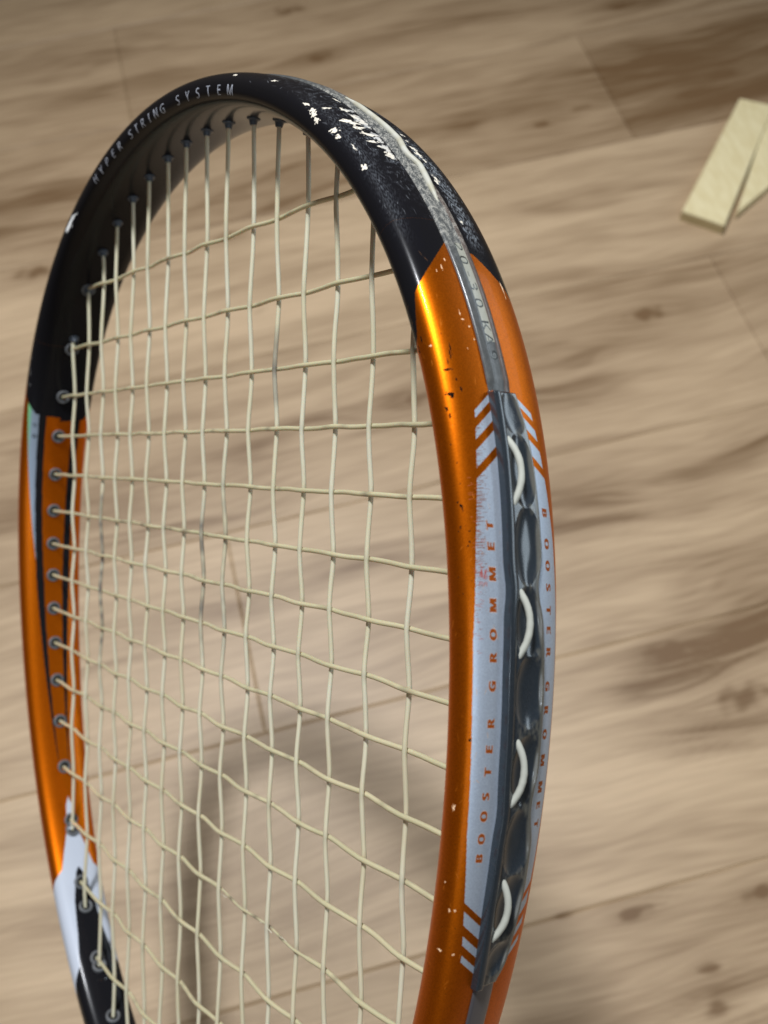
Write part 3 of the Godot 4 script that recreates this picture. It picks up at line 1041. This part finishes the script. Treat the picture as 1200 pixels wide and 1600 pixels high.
func plank_mesh(length: float, wide: float) -> ArrayMesh:
	var bev := 0.0010
	var hx := length / 2.0 - 0.00005
	var hz := wide / 2.0 - 0.00005
	var st := SurfaceTool.new()
	st.begin(Mesh.PRIMITIVE_TRIANGLES)
	st.set_smooth_group(-1)
	var ring4 := func(ix: float, y: float) -> Array:
		return [Vector3(-hx + ix, y, -hz + ix), Vector3(hx - ix, y, -hz + ix), Vector3(hx - ix, y, hz - ix), Vector3(-hx + ix, y, hz - ix)]
	var add := func(v: Vector3):
		st.set_uv(Vector2((v.x + hx) / (2.0 * hx), (v.z + hz) / (2.0 * hz)))
		st.add_vertex(v)
	var top: Array = ring4.call(bev, 0.0)
	var edge: Array = ring4.call(0.0, -bev * 0.8)
	var low: Array = ring4.call(0.0, -0.007)
	for v in [top[0], top[1], top[2], top[0], top[2], top[3]]:
		add.call(v)
	for pair in [[edge, top], [low, edge]]:
		for i in 4:
			var j := (i + 1) % 4
			for v in [pair[0][i], pair[0][j], pair[1][j], pair[0][i], pair[1][j], pair[1][i]]:
				add.call(v)
	st.generate_normals()
	return st.commit()


func build_floor() -> void:
	var fl := Node3D.new()
	fl.name = "floor"
	fl.set_meta("kind", "structure")
	fl.set_meta("label", "pale oak plank floor with dark knots and fine seams")
	add_child(fl)
	var base := BoxMesh.new()
	base.size = Vector3(6, 0.02, 6)
	var b := put("floor_base", base, mat(Color(0.40, 0.31, 0.215), 0.5), fl)
	b.position.y = -0.018
	var tones := {-1: 0.04, 0: 0.12, 1: 0.26, 2: -0.03, 3: 0.10, 4: -0.01, 5: -0.06, 6: 0.07, 7: 0.08}
	var darker := {-1: 0.2, 0: 0.06, 1: 0.22, 3: 0.10, 4: 0.06}  # right-hand planks: fading light put into the wood colour, besides their own tone
	for k in range(-1, 8):
		var j: float = JOINTS[k]
		var cuts := [j - 6.5, j, j + 6.5] if absf(j) < 2.5 else [j, j + 6.5] if j < 0.0 else [j - 6.5, j]
		for i in cuts.size() - 1:
			# only the stretch that the picture shows carries a picture of its own
			var a0: float = maxf(cuts[i], -3.6)
			var a1: float = minf(cuts[i + 1], 2.9)
			if a1 - a0 < 0.05:
				continue
			a0 = cuts[i] if cuts[i] > -3.6 else a1 - 6.5
			a1 = cuts[i + 1] if cuts[i + 1] < 2.9 else a0 + 6.5
			var m := mat(Color(1, 1, 1), 0.46)
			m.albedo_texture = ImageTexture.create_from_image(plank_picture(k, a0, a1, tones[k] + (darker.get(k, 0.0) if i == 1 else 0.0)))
			m.metallic_specular = 0.4
			m.texture_repeat = false
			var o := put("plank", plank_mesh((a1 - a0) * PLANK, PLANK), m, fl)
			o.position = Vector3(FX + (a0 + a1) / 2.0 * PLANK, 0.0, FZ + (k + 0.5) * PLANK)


func build_strips() -> void:
	var cream := mat(Color(0.70, 0.62, 0.38), 0.6)
	var nt := NoiseTexture2D.new()
	nt.width = 256
	nt.height = 256
	var fn := FastNoiseLite.new()
	fn.seed = 5
	fn.frequency = 0.02
	fn.fractal_octaves = 5
	nt.noise = fn
	nt.seamless = true
	var ramp := Gradient.new()
	ramp.set_color(0, Color(0.93, 0.91, 0.86))
	ramp.set_color(1, Color(1, 1, 1))
	nt.color_ramp = ramp
	cream.albedo_texture = nt
	cream.uv1_triplanar = true
	cream.uv1_scale = Vector3(30, 30, 8)
	var o := put("wooden_strip", slab([spot(1.045, 2.70), spot(1.225, 2.87), spot(1.91, 2.04), spot(1.745, 1.92)], 0.009, 0.0007), cream, self)
	o.set_meta("label", "flat pale cream strip of wood lying on the floor, nearer to the racket")
	o.set_meta("category", "wooden strip")
	o.set_meta("group", "cream strips on the floor")
	var p := put("wooden_strip", slab([spot(1.345, 2.78), spot(1.62, 2.63), spot(2.3, 1.75), spot(1.96, 1.94)], 0.006, 0.0006), cream, self)
	p.set_meta("label", "second cream strip of wood lying beside the first, cut off by the edge")
	p.set_meta("category", "wooden strip")
	p.set_meta("group", "cream strips on the floor")


func spot(a: float, b: float) -> Vector2:
	return Vector2(FX + a * PLANK, FZ + b * PLANK)
